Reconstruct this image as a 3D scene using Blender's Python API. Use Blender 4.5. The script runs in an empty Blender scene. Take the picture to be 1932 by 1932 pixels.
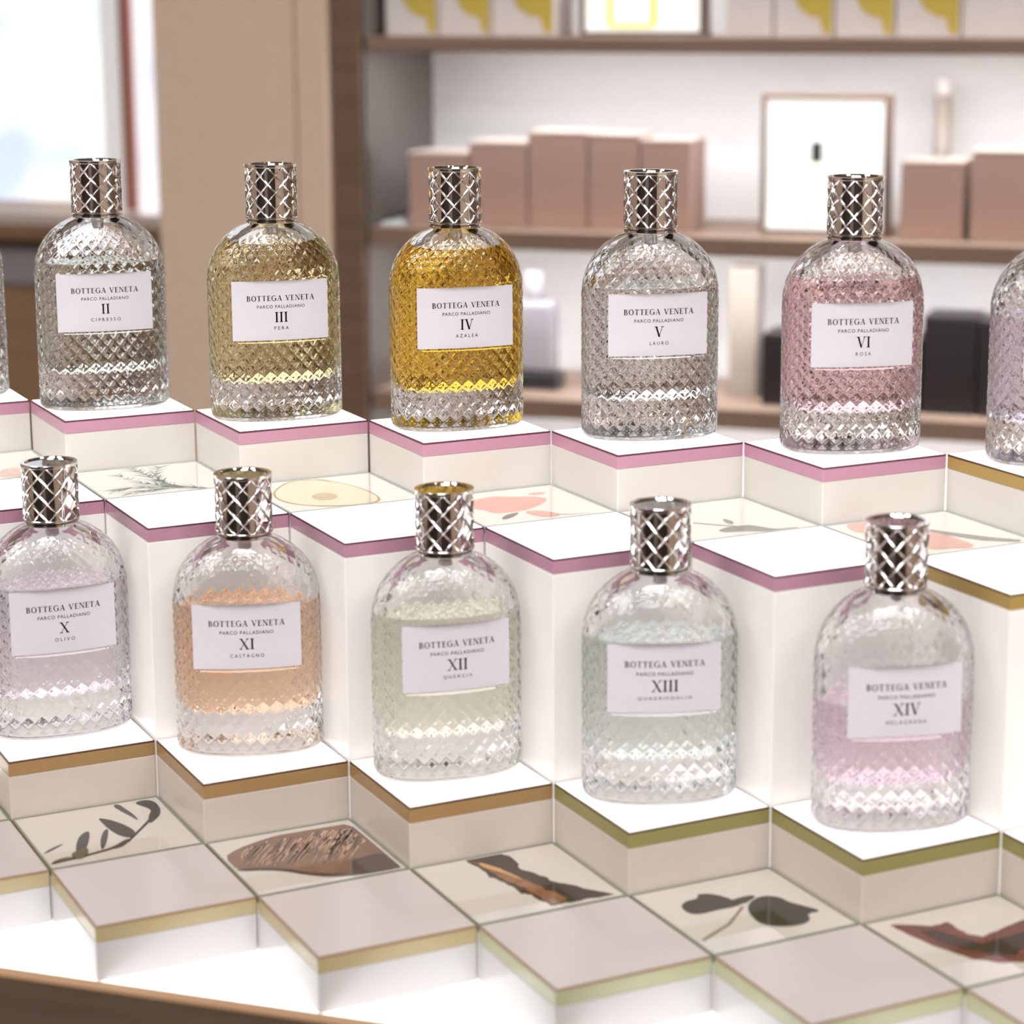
import bpy, bmesh, math, random
import numpy as np
from mathutils import Matrix, Vector

# ---------------------------------------------------------------- camera, world, exposure
SC = bpy.context.scene
COL = SC.collection
S = 0.08            # side of one display cell in metres
Z0 = 1.10           # height of the upper platforms
RT = math.sqrt(0.5)
H1, H2, H3, H4 = 0.3929, 1.4686, 0.3944, 0.3466      # level drops in cells
LV = [0.0, -H1, -H1, -H1 - H2, -H1 - H2 - H3, -H1 - H2 - H3, -H1 - H2 - H3 - H4]
def zl(d): return Z0 + LV[d] * S
def cell(a, b): return ((a + b) * RT * S, (a - b) * RT * S)

cam = bpy.data.cameras.new('camera'); camo = bpy.data.objects.new('camera', cam); COL.objects.link(camo)
_r = Vector((0.950101, 0.311931, -0.002795)); _f = Vector((-0.305869, 0.929803, -0.204718))
_f.normalize(); _r = (_r - _f * _r.dot(_f)).normalized(); _u = _r.cross(_f)
camo.matrix_world = Matrix(((_r.x, _u.x, -_f.x, 0.7432), (_r.y, _u.y, -_f.y, -1.22533), (_r.z, _u.z, -_f.z, 1.34622), (0, 0, 0, 1)))
cam.sensor_width = 36.0; cam.lens = 4322.17 / 1932 * 36.0
cam.shift_x = -76.13 / 1932; cam.shift_y = -77.6 / 1932
cam.clip_start = 0.05; cam.clip_end = 60
cam.dof.use_dof = True; cam.dof.focus_distance = 1.31; cam.dof.aperture_fstop = 7.6
SC.camera = camo

world = bpy.data.worlds.new('world'); SC.world = world; world.use_nodes = True
world.node_tree.nodes['Background'].inputs[0].default_value = (1.0, 0.97, 0.95, 1)
world.node_tree.nodes['Background'].inputs[1].default_value = 0.30
SC.view_settings.view_transform = 'Standard'; SC.view_settings.look = 'None'
SC.view_settings.exposure = 0.0; SC.view_settings.gamma = 1.0; SC.view_settings.use_curve_mapping = False
try:
    SC.cycles.max_bounces = 14; SC.cycles.transmission_bounces = 12; SC.cycles.glossy_bounces = 4
    SC.cycles.diffuse_bounces = 3; SC.cycles.use_light_tree = False; SC.cycles.use_adaptive_sampling = True; SC.cycles.adaptive_threshold = 0.1; SC.cycles.sample_clamp_indirect = 6.0; SC.cycles.use_denoising = True
except Exception:
    pass
CEIL_E = 16.0       # ceiling panel radiance

# ---------------------------------------------------------------- helpers
def tag(o, label=None, cat=None, group=None, kind=None):
    if label: o['label'] = label
    if cat: o['category'] = cat
    if group: o['group'] = group
    if kind: o['kind'] = kind
    return o
def empty(name, loc=(0, 0, 0), rz=0.0):
    o = bpy.data.objects.new(name, None); COL.objects.link(o)
    o.location = loc; o.rotation_euler = (0, 0, rz); o.empty_display_size = 0.02
    return o
def link(name, me, parent=None):
    o = bpy.data.objects.new(name, me); COL.objects.link(o)
    if parent is not None: o.parent = parent
    return o
def mk(name, v, f, mat, smooth=False, mi=None):
    me = bpy.data.meshes.new(name)
    me.from_pydata([tuple(map(float, p)) for p in v], [], f)
    for m in (mat if isinstance(mat, (list, tuple)) else [mat]): me.materials.append(m)
    if smooth: me.polygons.foreach_set('use_smooth', [True] * len(me.polygons))
    if mi is not None: me.polygons.foreach_set('material_index', mi)
    me.update(); return me
def mesh(name, v, f, mat, parent=None, smooth=False, mi=None):
    return link(name, mk(name, v, f, mat, smooth, mi), parent)
def boxmesh(name, x0, x1, y0, y1, z0, z1, mat, bev=0.0, seg=2):
    bm = bmesh.new()
    vs = [bm.verts.new((x, y, z)) for z in (z0, z1) for y in (y0, y1) for x in (x0, x1)]
    for q in ((0, 2, 3, 1), (4, 5, 7, 6), (0, 1, 5, 4), (2, 6, 7, 3), (0, 4, 6, 2), (1, 3, 7, 5)):
        bm.faces.new([vs[i] for i in q])
    if bev: bmesh.ops.bevel(bm, geom=bm.edges[:], offset=bev, segments=seg, affect='EDGES', profile=0.5)
    me = bpy.data.meshes.new(name); bm.to_mesh(me); bm.free(); me.materials.append(mat); return me
def box(name, x0, x1, y0, y1, z0, z1, mat, parent=None, bev=0.0):
    return link(name, boxmesh(name, x0, x1, y0, y1, z0, z1, mat, bev), parent)
def cylmesh(name, prof, mat, n=48, smooth=True, cap=True):
    v, f = [], []
    for r, z in prof:
        for i in range(n):
            a = 2 * math.pi * i / n; v.append((r * math.cos(a), r * math.sin(a), z))
    for k in range(len(prof) - 1):
        for i in range(n):
            j = (i + 1) % n; f.append((k * n + i, k * n + j, (k + 1) * n + j, (k + 1) * n + i))
    if cap:
        f.append(tuple(range(n))[::-1]); f.append(tuple((len(prof) - 1) * n + i for i in range(n)))
    me = mk(name, v, f, mat, smooth)
    return me
def autosharp(me, deg=35):
    try: me.set_sharp_from_angle(angle=math.radians(deg))
    except Exception: pass
    return me

# ---------------------------------------------------------------- materials
def nodes(name):
    m = bpy.data.materials.new(name); m.use_nodes = True
    nt = m.node_tree; return m, nt, nt.nodes['Principled BSDF']
def lin(h):
    h = h.lstrip('#'); c = [int(h[i:i + 2], 16) / 255 for i in (0, 2, 4)]
    return tuple(x / 12.92 if x <= .04045 else ((x + .055) / 1.055) ** 2.4 for x in c) + (1,)
def plain(name, col, rough=0.5, metal=0.0, spec=0.5, em=0.0, emcol=None, coat=0.0, var=0.04, vs=40.0, bump=0.0):
    m, nt, b = nodes(name); c = lin(col) if isinstance(col, str) else col
    b.inputs['Roughness'].default_value = rough; b.inputs['Metallic'].default_value = metal
    b.inputs['Specular IOR Level'].default_value = spec; b.inputs['Coat Weight'].default_value = coat
    b.inputs['Coat Roughness'].default_value = 0.03
    tc = nt.nodes.new('ShaderNodeTexCoord'); no = nt.nodes.new('ShaderNodeTexNoise')
    no.inputs['Scale'].default_value = vs; no.inputs['Detail'].default_value = 1
    nt.links.new(tc.outputs['Object'], no.inputs['Vector'])
    mx = nt.nodes.new('ShaderNodeMix'); mx.data_type = 'RGBA'
    mx.inputs['A'].default_value = tuple(x * (1 - var) for x in c[:3]) + (1,)
    mx.inputs['B'].default_value = tuple(min(1, x * (1 + var)) for x in c[:3]) + (1,)
    nt.links.new(no.outputs['Fac'], mx.inputs['Factor']); nt.links.new(mx.outputs['Result'], b.inputs['Base Color'])
    if bump:
        bp = nt.nodes.new('ShaderNodeBump'); bp.inputs['Strength'].default_value = bump; bp.inputs['Distance'].default_value = 0.002
        nt.links.new(no.outputs['Fac'], bp.inputs['Height']); nt.links.new(bp.outputs['Normal'], b.inputs['Normal'])
    if em:
        b.inputs['Emission Strength'].default_value = em
        b.inputs['Emission Color'].default_value = lin(emcol) if emcol else c
        if em < 0.6: m.cycles.emission_sampling = 'NONE'
    return m
def wood(name, c1, c2, rough=0.4, scale=6.0, stretch=(0.12, 1.6, 1.6)):
    m, nt, b = nodes(name)
    tc = nt.nodes.new('ShaderNodeTexCoord'); mp = nt.nodes.new('ShaderNodeMapping'); mp.inputs['Scale'].default_value = stretch
    no = nt.nodes.new('ShaderNodeTexNoise'); no.inputs['Scale'].default_value = scale * 8; no.inputs['Detail'].default_value = 6
    nt.links.new(tc.outputs['Object'], mp.inputs['Vector']); nt.links.new(mp.outputs['Vector'], no.inputs['Vector'])
    cr = nt.nodes.new('ShaderNodeValToRGB'); cr.color_ramp.elements[0].color = lin(c1); cr.color_ramp.elements[1].color = lin(c2)
    cr.color_ramp.elements[0].position = 0.3; cr.color_ramp.elements[1].position = 0.7
    nt.links.new(no.outputs['Fac'], cr.inputs['Fac']); nt.links.new(cr.outputs['Color'], b.inputs['Base Color'])
    b.inputs['Roughness'].default_value = rough
    return m
def glass(name, col, ior, rough=0.0):
    m = bpy.data.materials.new(name); m.use_nodes = True; nt = m.node_tree; nt.nodes.clear()
    g = nt.nodes.new('ShaderNodeBsdfGlass'); o = nt.nodes.new('ShaderNodeOutputMaterial')
    g.inputs['Color'].default_value = col; g.inputs['IOR'].default_value = ior; g.inputs['Roughness'].default_value = rough
    nt.links.new(g.outputs[0], o.inputs[0]); return m
def glow(name, c1, c2, strength, scale=3.0, lo=.4, hi=.6):
    m, nt, b = nodes(name)
    tc = nt.nodes.new('ShaderNodeTexCoord'); no = nt.nodes.new('ShaderNodeTexNoise'); no.inputs['Scale'].default_value = scale
    nt.links.new(tc.outputs['Object'], no.inputs['Vector'])
    cr = nt.nodes.new('ShaderNodeValToRGB'); cr.color_ramp.elements[0].color = lin(c1); cr.color_ramp.elements[1].color = lin(c2)
    cr.color_ramp.elements[0].position = lo; cr.color_ramp.elements[1].position = hi
    nt.links.new(no.outputs['Fac'], cr.inputs['Fac']); nt.links.new(cr.outputs['Color'], b.inputs['Emission Color'])
    b.inputs['Base Color'].default_value = (.7, .7, .7, 1); b.inputs['Emission Strength'].default_value = strength
    b.inputs['Roughness'].default_value = 0.25
    return m

M = {}
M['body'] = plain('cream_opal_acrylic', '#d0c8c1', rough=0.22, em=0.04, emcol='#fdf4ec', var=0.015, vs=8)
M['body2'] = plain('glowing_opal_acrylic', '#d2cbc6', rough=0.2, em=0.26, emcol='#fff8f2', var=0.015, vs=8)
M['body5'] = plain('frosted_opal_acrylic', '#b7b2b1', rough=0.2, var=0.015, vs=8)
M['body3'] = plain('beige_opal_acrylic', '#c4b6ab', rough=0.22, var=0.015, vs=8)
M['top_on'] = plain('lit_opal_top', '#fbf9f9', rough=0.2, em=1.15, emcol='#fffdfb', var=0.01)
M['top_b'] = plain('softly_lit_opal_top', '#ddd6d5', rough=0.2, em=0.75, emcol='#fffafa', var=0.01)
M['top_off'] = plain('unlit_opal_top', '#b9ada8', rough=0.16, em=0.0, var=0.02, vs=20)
M['pink'] = plain('pink_acrylic_edge', '#bd899d', rough=0.25, var=0.05, vs=30)
M['gold'] = plain('golden_brown_acrylic_edge', '#9c7a50', rough=0.25, var=0.05, vs=30)
M['ochre'] = plain('ochre_acrylic_edge', '#a98a4c', rough=0.25, var=0.05, vs=30)
M['olive'] = plain('olive_acrylic_edge', '#8c8450', rough=0.25, var=0.05, vs=30)
M['pale_gold'] = plain('pale_gold_acrylic_edge', '#a5946f', rough=0.25, var=0.05, vs=30)
M['pale_green'] = plain('pale_green_acrylic_edge', '#a5a383', rough=0.25, var=0.05, vs=30)
M['line_maroon'] = plain('maroon_seam', '#5d2a38', rough=0.5)
M['line_brown'] = plain('brown_seam', '#4d2d1e', rough=0.5)
M['line_tan'] = plain('tan_seam', '#8a6a50', rough=0.5)
M['tile_a'] = plain('lit_printed_panel', '#d9d3c9', rough=0.08, em=0.22, emcol='#fff8ec', coat=0.4, var=0.01)
M['tile_b'] = plain('printed_panel', '#c3b8ae', rough=0.06, em=0.0, coat=0.8, var=0.015)
M['glass_edge_a'] = plain('pale_glass_edge', '#b3b8b3', rough=0.12, var=0.06)
M['glass_edge'] = plain('green_glass_edge', '#767a68', rough=0.15, var=0.1)
M['base_lit'] = plain('lit_base_panel', '#fbfafa', rough=0.2, em=1.0, emcol='#fffdfc', var=0.01)
M['rail'] = wood('brown_wood', '#332112', '#47311c', 0.6)
M['rail_edge'] = wood('light_wood_edge', '#9a7658', '#ab8666', 0.45)
M['table'] = wood('table_wood', '#6a4b38', '#7d5b43', 0.5)
M['glass'] = glass('clear_glass', (0.995, 0.995, 1.0, 1), 1.5)
M['air'] = glass('glass_inner_wall', (1, 1, 1, 1), 1 / 1.5)
M['chrome'] = plain('chrome', '#c9c3c2', rough=0.06, metal=1.0, var=0.01)
M['chrome_lat'] = plain('bright_chrome_ridges', '#e6e0de', rough=0.12, metal=1.0, var=0.01)
M['chrome_dark'] = plain('smoked_chrome', '#c8c0be', rough=0.05, metal=1.0, var=0.01)
M['paper'] = plain('label_paper', '#d1c9cf', rough=0.7, var=0.01, vs=300, spec=0.2)
M['ink'] = plain('black_ink', '#080406', rough=0.9, var=0.1, spec=0.05)
M['ink2'] = plain('grey_ink', '#140c10', rough=0.9, var=0.1, spec=0.05)
M['plastic'] = plain('clear_white_plastic', '#e9e6e4', rough=0.25, var=0.02)
M['plastic'].node_tree.nodes['Principled BSDF'].inputs['Transmission Weight'].default_value = 0.8

# ---------------------------------------------------------------- room shell
M['wall'] = plain('beige_wall_paint', '#e4c9b1', rough=0.7, var=0.03, vs=60, bump=0.05)
M['wall_dark'] = plain('dark_brown_panelling', '#41362f', rough=0.6, var=0.25, vs=1.5)
M['ceil'] = plain('white_ceiling', '#e9e4e0', rough=0.8)
M['floor'] = wood('floor_wood', '#3a2d24', '#4c3c30', 0.35, 3)
def struct(o): o['kind'] = 'structure'; return o
RX0, RX1, RY0, RY1, RZ = -3.6, 3.8, -3.6, 2.9, 2.8
struct(box('floor', RX0 - .1, RX1 + .1, RY0 - .1, RY1 + .1, -0.1, 0.0, M['floor']))
struct(box('ceiling', RX0 - .1, RX1 + .1, RY0 - .1, RY1 + .1, RZ, RZ + 0.1, M['ceil']))
struct(box('wall_left', RX0 - .1, RX0, RY0, RY1, 0, RZ, M['wall']))
struct(box('wall_right', RX1, RX1 + .1, RY0, RY1, 0, RZ, M['wall']))
struct(box('wall_front', RX0 - .1, RX1 + .1, RY0 - .1, RY0, 0, RZ, M['wall_dark']))
struct(box('wall_back', RX0 - .1, RX1 + .1, RY1, RY1 + .1, 0, RZ, M['wall']))
# added, unseen door-shaped pale panel behind the camera, for stripes in the cap reflections
M['reflpaint'] = plain('taupe_reflection_paint', '#8d7f78', rough=0.4)
d1 = struct(box('reflection_panel', -0.15, 0.75, RY0 + .005, RY0 + .05, 0, 2.2, M['reflpaint'], None, 0.004))
box('reflection_inset', -0.03, 0.63, RY0 + .05, RY0 + .06, 0.25, 1.0, M['reflpaint'], d1, 0.004)
box('reflection_inset', -0.03, 0.63, RY0 + .05, RY0 + .06, 1.15, 2.05, M['reflpaint'], d1, 0.004)
# ceiling lights
M['diffuser'] = plain('lamp_diffuser', '#ffffff', em=CEIL_E, emcol='#fafeff')
M['lampbody'] = plain('white_metal', '#dddddd', rough=0.4)
spots = [('front', -1.2, -2.7), ('front', 0.7, -2.7), ('front', 2.4, -2.7), ('middle', -1.2, -1.3), ('middle', 0.7, -1.3), ('middle', 2.4, -1.3)]
for i, (nm, x, y) in enumerate(spots):
    L = empty('ceiling_light', (x, y, RZ))
    tag(L, '%s white rectangular ceiling light panel of the %s row' % (('left', 'centre', 'right')[i % 3], nm), 'ceiling light', 'ceiling light panels')
    box('housing', -.62, .62, -.32, .32, -0.05, -0.001, M['lampbody'], L, 0.004)
    box('diffuser', -.58, .58, -.28, .28, -0.056, -0.049, M['diffuser'], L)

# beige pillar beside the shelving (two flush panels with a seam)
pil = struct(empty('wall_pillar', (0, 0, 0)))
box('panel', -0.690, -0.4905, 1.48, 2.89, 0.001, RZ - .001, M['wall'], pil, 0.002)
box('panel', -0.4875, -0.445, 1.477, 2.89, 0.001, RZ - .001, M['wall'], pil, 0.002)

# glowing poster wall and low cabinet to the left of the pillar
PY = 2.2
M['poster'] = glow('backlit_poster', '#bcd2f0', '#f7f6f2', 1.0, 4.0, .36, .5)
M['poster2'] = glow('backlit_side_strip', '#c6d5f2', '#f4f2f8', 0.95, 6.0, .4, .55)
M['whiteframe'] = plain('glowing_white_lacquer', '#faf8f6', rough=0.4, em=0.35, emcol='#ffffff')  # poster frame is no lamp; its brightness is put in as a faint glow
M['redwood'] = plain('red_brown_strip', '#b8705c', rough=0.45)
M['sillwood'] = wood('tan_wood', '#8f6a50', '#a37d61', 0.45)
M['sillpale'] = plain('pale_sill', '#e4d4c8', rough=0.5)
M['darkrecess'] = plain('dark_recess', '#4b3a36', rough=0.6)
M['cabtan'] = wood('cabinet_tan_wood', '#a3805f', '#b18d6e', 0.5)
po = empty('backlit_poster', (0, PY, 0))
tag(po, 'large glowing white poster panel with pale blue blotches left of the pillar', 'poster')
box('lit_panel', -2.2, -1.172, 0.02, 0.05, 1.0, 2.3, M['poster'], po)
box('frame', -1.170, -1.131, 0.0, 0.05, 0.985, 2.3, M['whiteframe'], po, 0.003)
box('frame', -2.24, -2.201, 0.0, 0.05, 0.985, 2.3, M['whiteframe'], po, 0.003)
box('frame', -2.24, -1.131, 0.0, 0.05, 2.301, 2.34, M['whiteframe'], po, 0.003)
st = box('poster_strip', -1.129, -1.115, PY - .01, PY + .045, 0.99, 2.3, M['redwood'], None, 0.002)
tag(st, 'thin red-brown upright strip beside the glowing poster', 'trim strip')
sp = box('side_light_panel', -1.113, -0.95, PY + .01, PY + .04, 0.985, 2.3, M['poster2'])
tag(sp, 'narrow pale blue lit panel between red strip and pillar', 'light panel')
cb = empty('low_cabinet', (0, PY, 0))
tag(cb, 'low tan wooden cabinet with open dark shelf under the glowing poster', 'cabinet')
box('sill', -2.24, -0.72, -0.03, 0.4, 0.963, 0.984, M['sillpale'], cb, 0.002)
box('ledge', -2.24, -0.72, -0.035, 0.4, 0.938, 0.9625, M['sillwood'], cb, 0.002)
box('recess_back', -2.24, -0.72, 0.20, 0.22, 0.855, 0.937, M['darkrecess'], cb)
box('drawer_front', -2.24, -0.72, -0.03, 0.4, 0.30, 0.854, M['cabtan'], cb, 0.002)
box('plinth', -2.2, -0.76, 0.0, 0.4, 0.001, 0.30, M['darkrecess'], cb)
M['greybox'] = plain('pale_grey_card', '#a9a2a6', rough=0.5)
tag(box('carton', -1.42, -1.22, PY + .02, PY + .15, 0.8555, 0.925, M['greybox'], None, 0.002), 'pale grey carton lying in the open shelf of the low cabinet', 'box')

# ---------------------------------------------------------------- shelving behind
M['shelfwood'] = wood('shelf_wood', '#a08674', '#b09583', 0.45, 5)
M['lipwood'] = wood('shelf_edge_wood', '#866b5a', '#967a68', 0.5, 5)
M['uprightwood'] = wood('dark_shelf_upright', '#6d5342', '#7d604c', 0.5, 5)
M['backpanel'] = plain('white_back_panel', '#ebe7e6', rough=0.6, var=0.01)
M['sidepanel'] = plain('grey_mirrored_side', '#5d534e', rough=0.25, spec=0.8)
M['led'] = plain('led_strip', '#ffffff', em=25.0, emcol='#f4faff')
SY, SB = 1.50, 1.735
sh = empty('shelf_unit', (0, 0, 0))
tag(sh, 'wooden shelving unit with white back panel behind the perfume display', 'shelf')
box('upright', -0.4425, -0.404, SY - .01, SB + .06, 0.001, 2.6, M['uprightwood'], sh, 0.002)
box('upright', 1.50, 1.54, SY - .01, SB + .06, 0.001, 2.6, M['uprightwood'], sh, 0.002)
box('side_lining', -0.4035, -0.4005, SY - .004, SB, 0.60, 2.5, M['sidepanel'], sh)
box('back_panel', -0.404, 1.50, SB, SB + .02, 0.5, 2.6, M['backpanel'], sh)
for zt, zb in ((1.551, 1.532), (1.291, 1.273), (1.051, 1.028), (0.838, 0.814), (0.60, 0.58)):
    s_ = box('shelf_board', -0.400, 1.499, SY + .008, SB - .001, zb + .008, zt, M['shelfwood'], sh, 0.0005)
    box('front_lip', -0.400, 1.499, SY, SY + .0078, zb, zt, M['lipwood'], s_, 0.0015)
    if zb > .7:
        box('led_strip', -0.35, 1.49, SY + .02, SY + .05, zb + .003, zb + .0075, M['led'], s_)
box('plinth', -0.400, 1.499, SY + .02, SB - .002, 0.001, 0.58, M['uprightwood'], sh)

M['tanbox'] = plain('tan_card', '#b59386', rough=0.45, var=0.05, vs=12)
M['tantop_lit'] = plain('tan_card_lit_top', '#d9c6bb', rough=0.5)  # paler lid colour: light from the shelf above painted into the carton tops
def carton(name, x0, x1, z0, z1, mat, label, y0=1.545, dep=0.075, topmat=None, patch=None, group='boxed perfumes on the shelves'):
    t = empty(name, ((x0 + x1) / 2, y0, z0)); w = (x1 - x0) / 2 - .0007
    box('carton_body', -w, w, 0, dep, 0.0003, z1 - z0 - .0035, mat, t, 0.001)
    box('carton_lid', -w - .0003, w + .0003, -0.0005, dep + .0003, z1 - z0 - .003, z1 - z0, topmat or mat, t, 0.0008)
    if patch:
        pts = patch(w, z1 - z0)
        n = len(pts); v = [(x, -0.0004, z) for x, z in pts] + [(x, -0.001, z) for x, z in pts]
        f = [tuple(range(n)), tuple(range(n, 2 * n))[::-1]] + [(i, (i + 1) % n, n + (i + 1) % n, n + i) for i in range(n)]
        mesh('printed_patch', v, f, M['yellow'], t)
    tag(t, label, 'box', group); return t
zt = 1.0515
for x0, x1, z1, lb in ((-0.363, -0.2815, 1.145, 'shortest tan carton at the left end of the middle shelf'),
        (-0.280, -0.2005, 1.160, 'tan carton on the middle shelf, second from the left end'),
        (-0.1995, -0.1205, 1.174, 'tan carton on the middle shelf, tallest, third from the left end'),
        (-0.1195, -0.0525, 1.172, 'narrow tan carton on the middle shelf, fourth from the left end'),
        (-0.0515, 0.014, 1.166, 'tan carton on the middle shelf, last before the gap left of the light frame'),
        (0.275, 0.352, 1.146, 'lower tan carton on the middle shelf just right of the light frame'),
        (0.360, 0.437, 1.160, 'taller tan carton at the right edge of the middle shelf')):
    carton('perfume_carton', x0, x1, zt, z1, M['tanbox'], lb, topmat=M['tantop_lit'])
M['yellow'] = plain('yellow_print', '#c9b04a', rough=0.5, var=0.15, vs=25)
M['whitecard'] = plain('white_card', '#e2d9d6', rough=0.5)
def patch(w, h):
    return [(-w * .35, h * .42), (-w * .12, h * .29), (w * .2, h * .22), (w * .55, h * .2), (w * .68, h * .04), (w * .94, h * .04), (w * .94, h * .96), (-w * .35, h * .96)]
zt = 1.2915
for x0, x1, p, lb in ((-0.392, -0.319, 1, 'white and yellow carton on the top shelf nearest the pillar'),
        (-0.318, -0.2475, 1, 'white and yellow carton on the top shelf, second from the pillar'),
        (-0.2465, -0.163, 1, 'white and yellow carton on the top shelf just left of the yellow light box'),
        (0.116, 0.1895, 1, 'white and yellow carton on the top shelf, first right of the plain pale carton'),
        (0.1905, 0.2635, 1, 'white and yellow carton on the top shelf above the light frame'),
        (0.2645, 0.3415, 1, 'rightmost white and yellow carton on the top shelf'),
        (0.3425, 0.42, 0, 'plain white carton at the right edge of the top shelf'),
        (0.055, 0.1150, 0, 'plain pale carton on the top shelf right of the yellow light box')):
    carton('perfume_carton', x0, x1, zt, zt + .115, M['whitecard'], lb, patch=patch if p else None)
M['lit_yellow'] = glow('lit_yellow_picture', '#d8d27a', '#fffef4', 1.15, 14, .3, .55)
M['lit_white'] = plain('lit_picture', '#b0b0ae', rough=0.3, em=0.88, emcol='#fffffb')
M['frame_brown'] = plain('brown_frame', '#7c6455', rough=0.4)
def lightframe(x0, x1, z0, z1, y, mat, label):
    t = empty('light_frame', ((x0 + x1) / 2, y, z0)); w = (x1 - x0) / 2; h = z1 - z0; b = .006
    box('backing', -w, w, .004, .03, 0, h, M['frame_brown'], t, .001)
    box('lit_picture', -w + b, w - b, .001, .0038, b, h - b, mat, t)
    for a in ((-w, -w + b, 0, h), (w - b, w, 0, h), (-w + b, w - b, 0, b), (-w + b, w - b, h - b, h)):
        box('frame_bar', a[0], a[1], -.004, .0038, a[2], a[3], M['frame_brown'], t, .0006)
    tag(t, label, 'light box'); return t
f1 = lightframe(0.100, 0.258, 1.0515, 1.223, 1.56, M['lit_white'], 'glowing white framed picture with small black-capped bottle on the middle shelf')
M['picblack'] = plain('picture_black', '#3a3634', rough=0.5)
M['picpale'] = plain('picture_pale_yellow', '#f3efd2', rough=0.5, em=0.9)
pc = [o for o in f1.children if o.name.startswith('lit_picture')][0]
box('pictured_cap', -.0165, -.0040, -.0002, .0009, .089, .1135, M['picblack'], pc)
box('pictured_bottle', -.03, .012, -.0002, .0009, .028, .088, M['picpale'], pc)
f2 = lightframe(-0.134, 0.026, 1.2915, 1.46, 1.56, M['lit_white'], 'glowing framed picture with yellow streaks on the top shelf')
pc = [o for o in f2.children if o.name.startswith('lit_picture')][0]
M['picyellow'] = plain('picture_yellow', '#d3cc5c', rough=0.5, em=0.75)
box('pictured_streak', -.046, -.038, -.0002, .0009, .012, .12, M['picyellow'], pc)
box('pictured_streak', .010, .019, -.0002, .0009, .012, .12, M['picyellow'], pc)
box('pictured_base', -.038, .010, -.0002, .0009, .010, .016, M['picyellow'], pc)
M['paletube'] = plain('pale_taupe_card', '#aa9c91', rough=0.5)
t = empty('carton_tube', (0.302, 1.69, 1.0515)); tag(t, 'slim tall beige tube standing behind the carton right of the light frame', 'tube')
link('tube_body', cylmesh('tube_body', [(.0001, 0.0), (.0115, 0.0), (.0115, .165), (.0001, .165)], M['paletube'], 24), t)
link('tube_lid', cylmesh('tube_lid', [(.012, .166), (.0122, .1665), (.0122, .185), (.0118, .186)], M['whitecard'], 24), t)
# lower shelf
M['greyglass'] = plain('grey_glazed', '#a49da3', rough=0.2, var=0.1)
M['blackcard'] = plain('black_card', '#2c2526', rough=0.4)
M['blackbase'] = plain('black_base', '#2b2b2f', rough=0.3)
t = empty('cologne_bottle', (-0.205, 1.585, 0.8385)); tag(t, 'grey square cologne bottle with dark base on the lower shelf behind amber bottle', 'bottle')
box('base', -.036, .036, -.02, .02, 0.0003, .022, M['blackbase'], t, .003)
box('bottle_body', -.030, .030, -.017, .017, .0225, .115, M['greyglass'], t, .006)
link('bottle_cap', cylmesh('bottle_cap', [(.012, .1152), (.013, .117), (.013, .150), (.012, .152)], M['greybox'], 24), t)
t = empty('tall_carton', (0.070, 1.60, 0.8385)); tag(t, 'tall slim beige carton on the lower shelf beside bottle V', 'box')
box('carton_body', -.018, .018, 0, .04, 0.0003, .150, M['paletube'], t, .001)
box('carton_lid', -.0184, .0184, -.0004, .0404, .1505, .165, M['paletube'], t, .001)
for x0, x1, z1, lb in ((0.107, 0.2055, 0.928, 'black carton on the lower shelf left of bottle VI'), (0.2065, 0.306, 0.928, 'black carton on the lower shelf hidden behind bottle VI'),
        (0.308, 0.374, 0.958, 'taller black carton on the lower shelf right of bottle VI'), (0.375, 0.44, 0.955, 'black carton at the right edge of the lower shelf')):
    carton('black_carton', x0, x1, 0.8385, z1, M['blackcard'], lb, group='black cartons on the lower shelf')
M['tray'] = plain('pale_blue_tray', '#dfe8ea', rough=0.3)
tag(box('glass_tray', -0.392, -0.368, 1.52, 1.70, 1.0515, 1.056, M['tray'], None, .001), 'narrow pale blue tray at the left end of the middle shelf', 'tray')

# ---------------------------------------------------------------- display table
G = 0.0035          # joint half width in cells
ZF = zl(6)
FY = -6 * RT * S    # line through the front corners of the lowest blocks
tb = empty('display_table', (0.28, 0, 0))
tag(tb, 'wooden display table with glowing white panel carrying all the blocks', 'table')
box('base_cabinet', -0.75, 0.75, FY - .06, 0.14, 0.001, ZF - .052, M['table'], tb, .003)
box('lit_base_panel', -0.74, 0.74, FY + .0005, 0.13, ZF - .05, ZF - .0003, M['base_lit'], tb)
box('front_rail', -0.75, 0.75, FY - .06, FY - .0065, ZF - .051, ZF - .0005, M['rail'], tb, .0015)
box('rail_lip', -0.75, 0.75, FY - .006, FY, ZF - .051, ZF + .001, M['rail_edge'], tb, .0008)
NUM = {-1: 'I', 0: 'II', 1: 'III', 2: 'IV', 3: 'V', 4: 'VI', 5: 'VII'}
NUMB = {-1: 'X', 0: 'XI', 1: 'XII', 2: 'XIII', 3: 'XIV'}
TH = {0: 0.10, 2: 0.10, 3: 0.105, 5: 0.105}
mcache = {}
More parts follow.
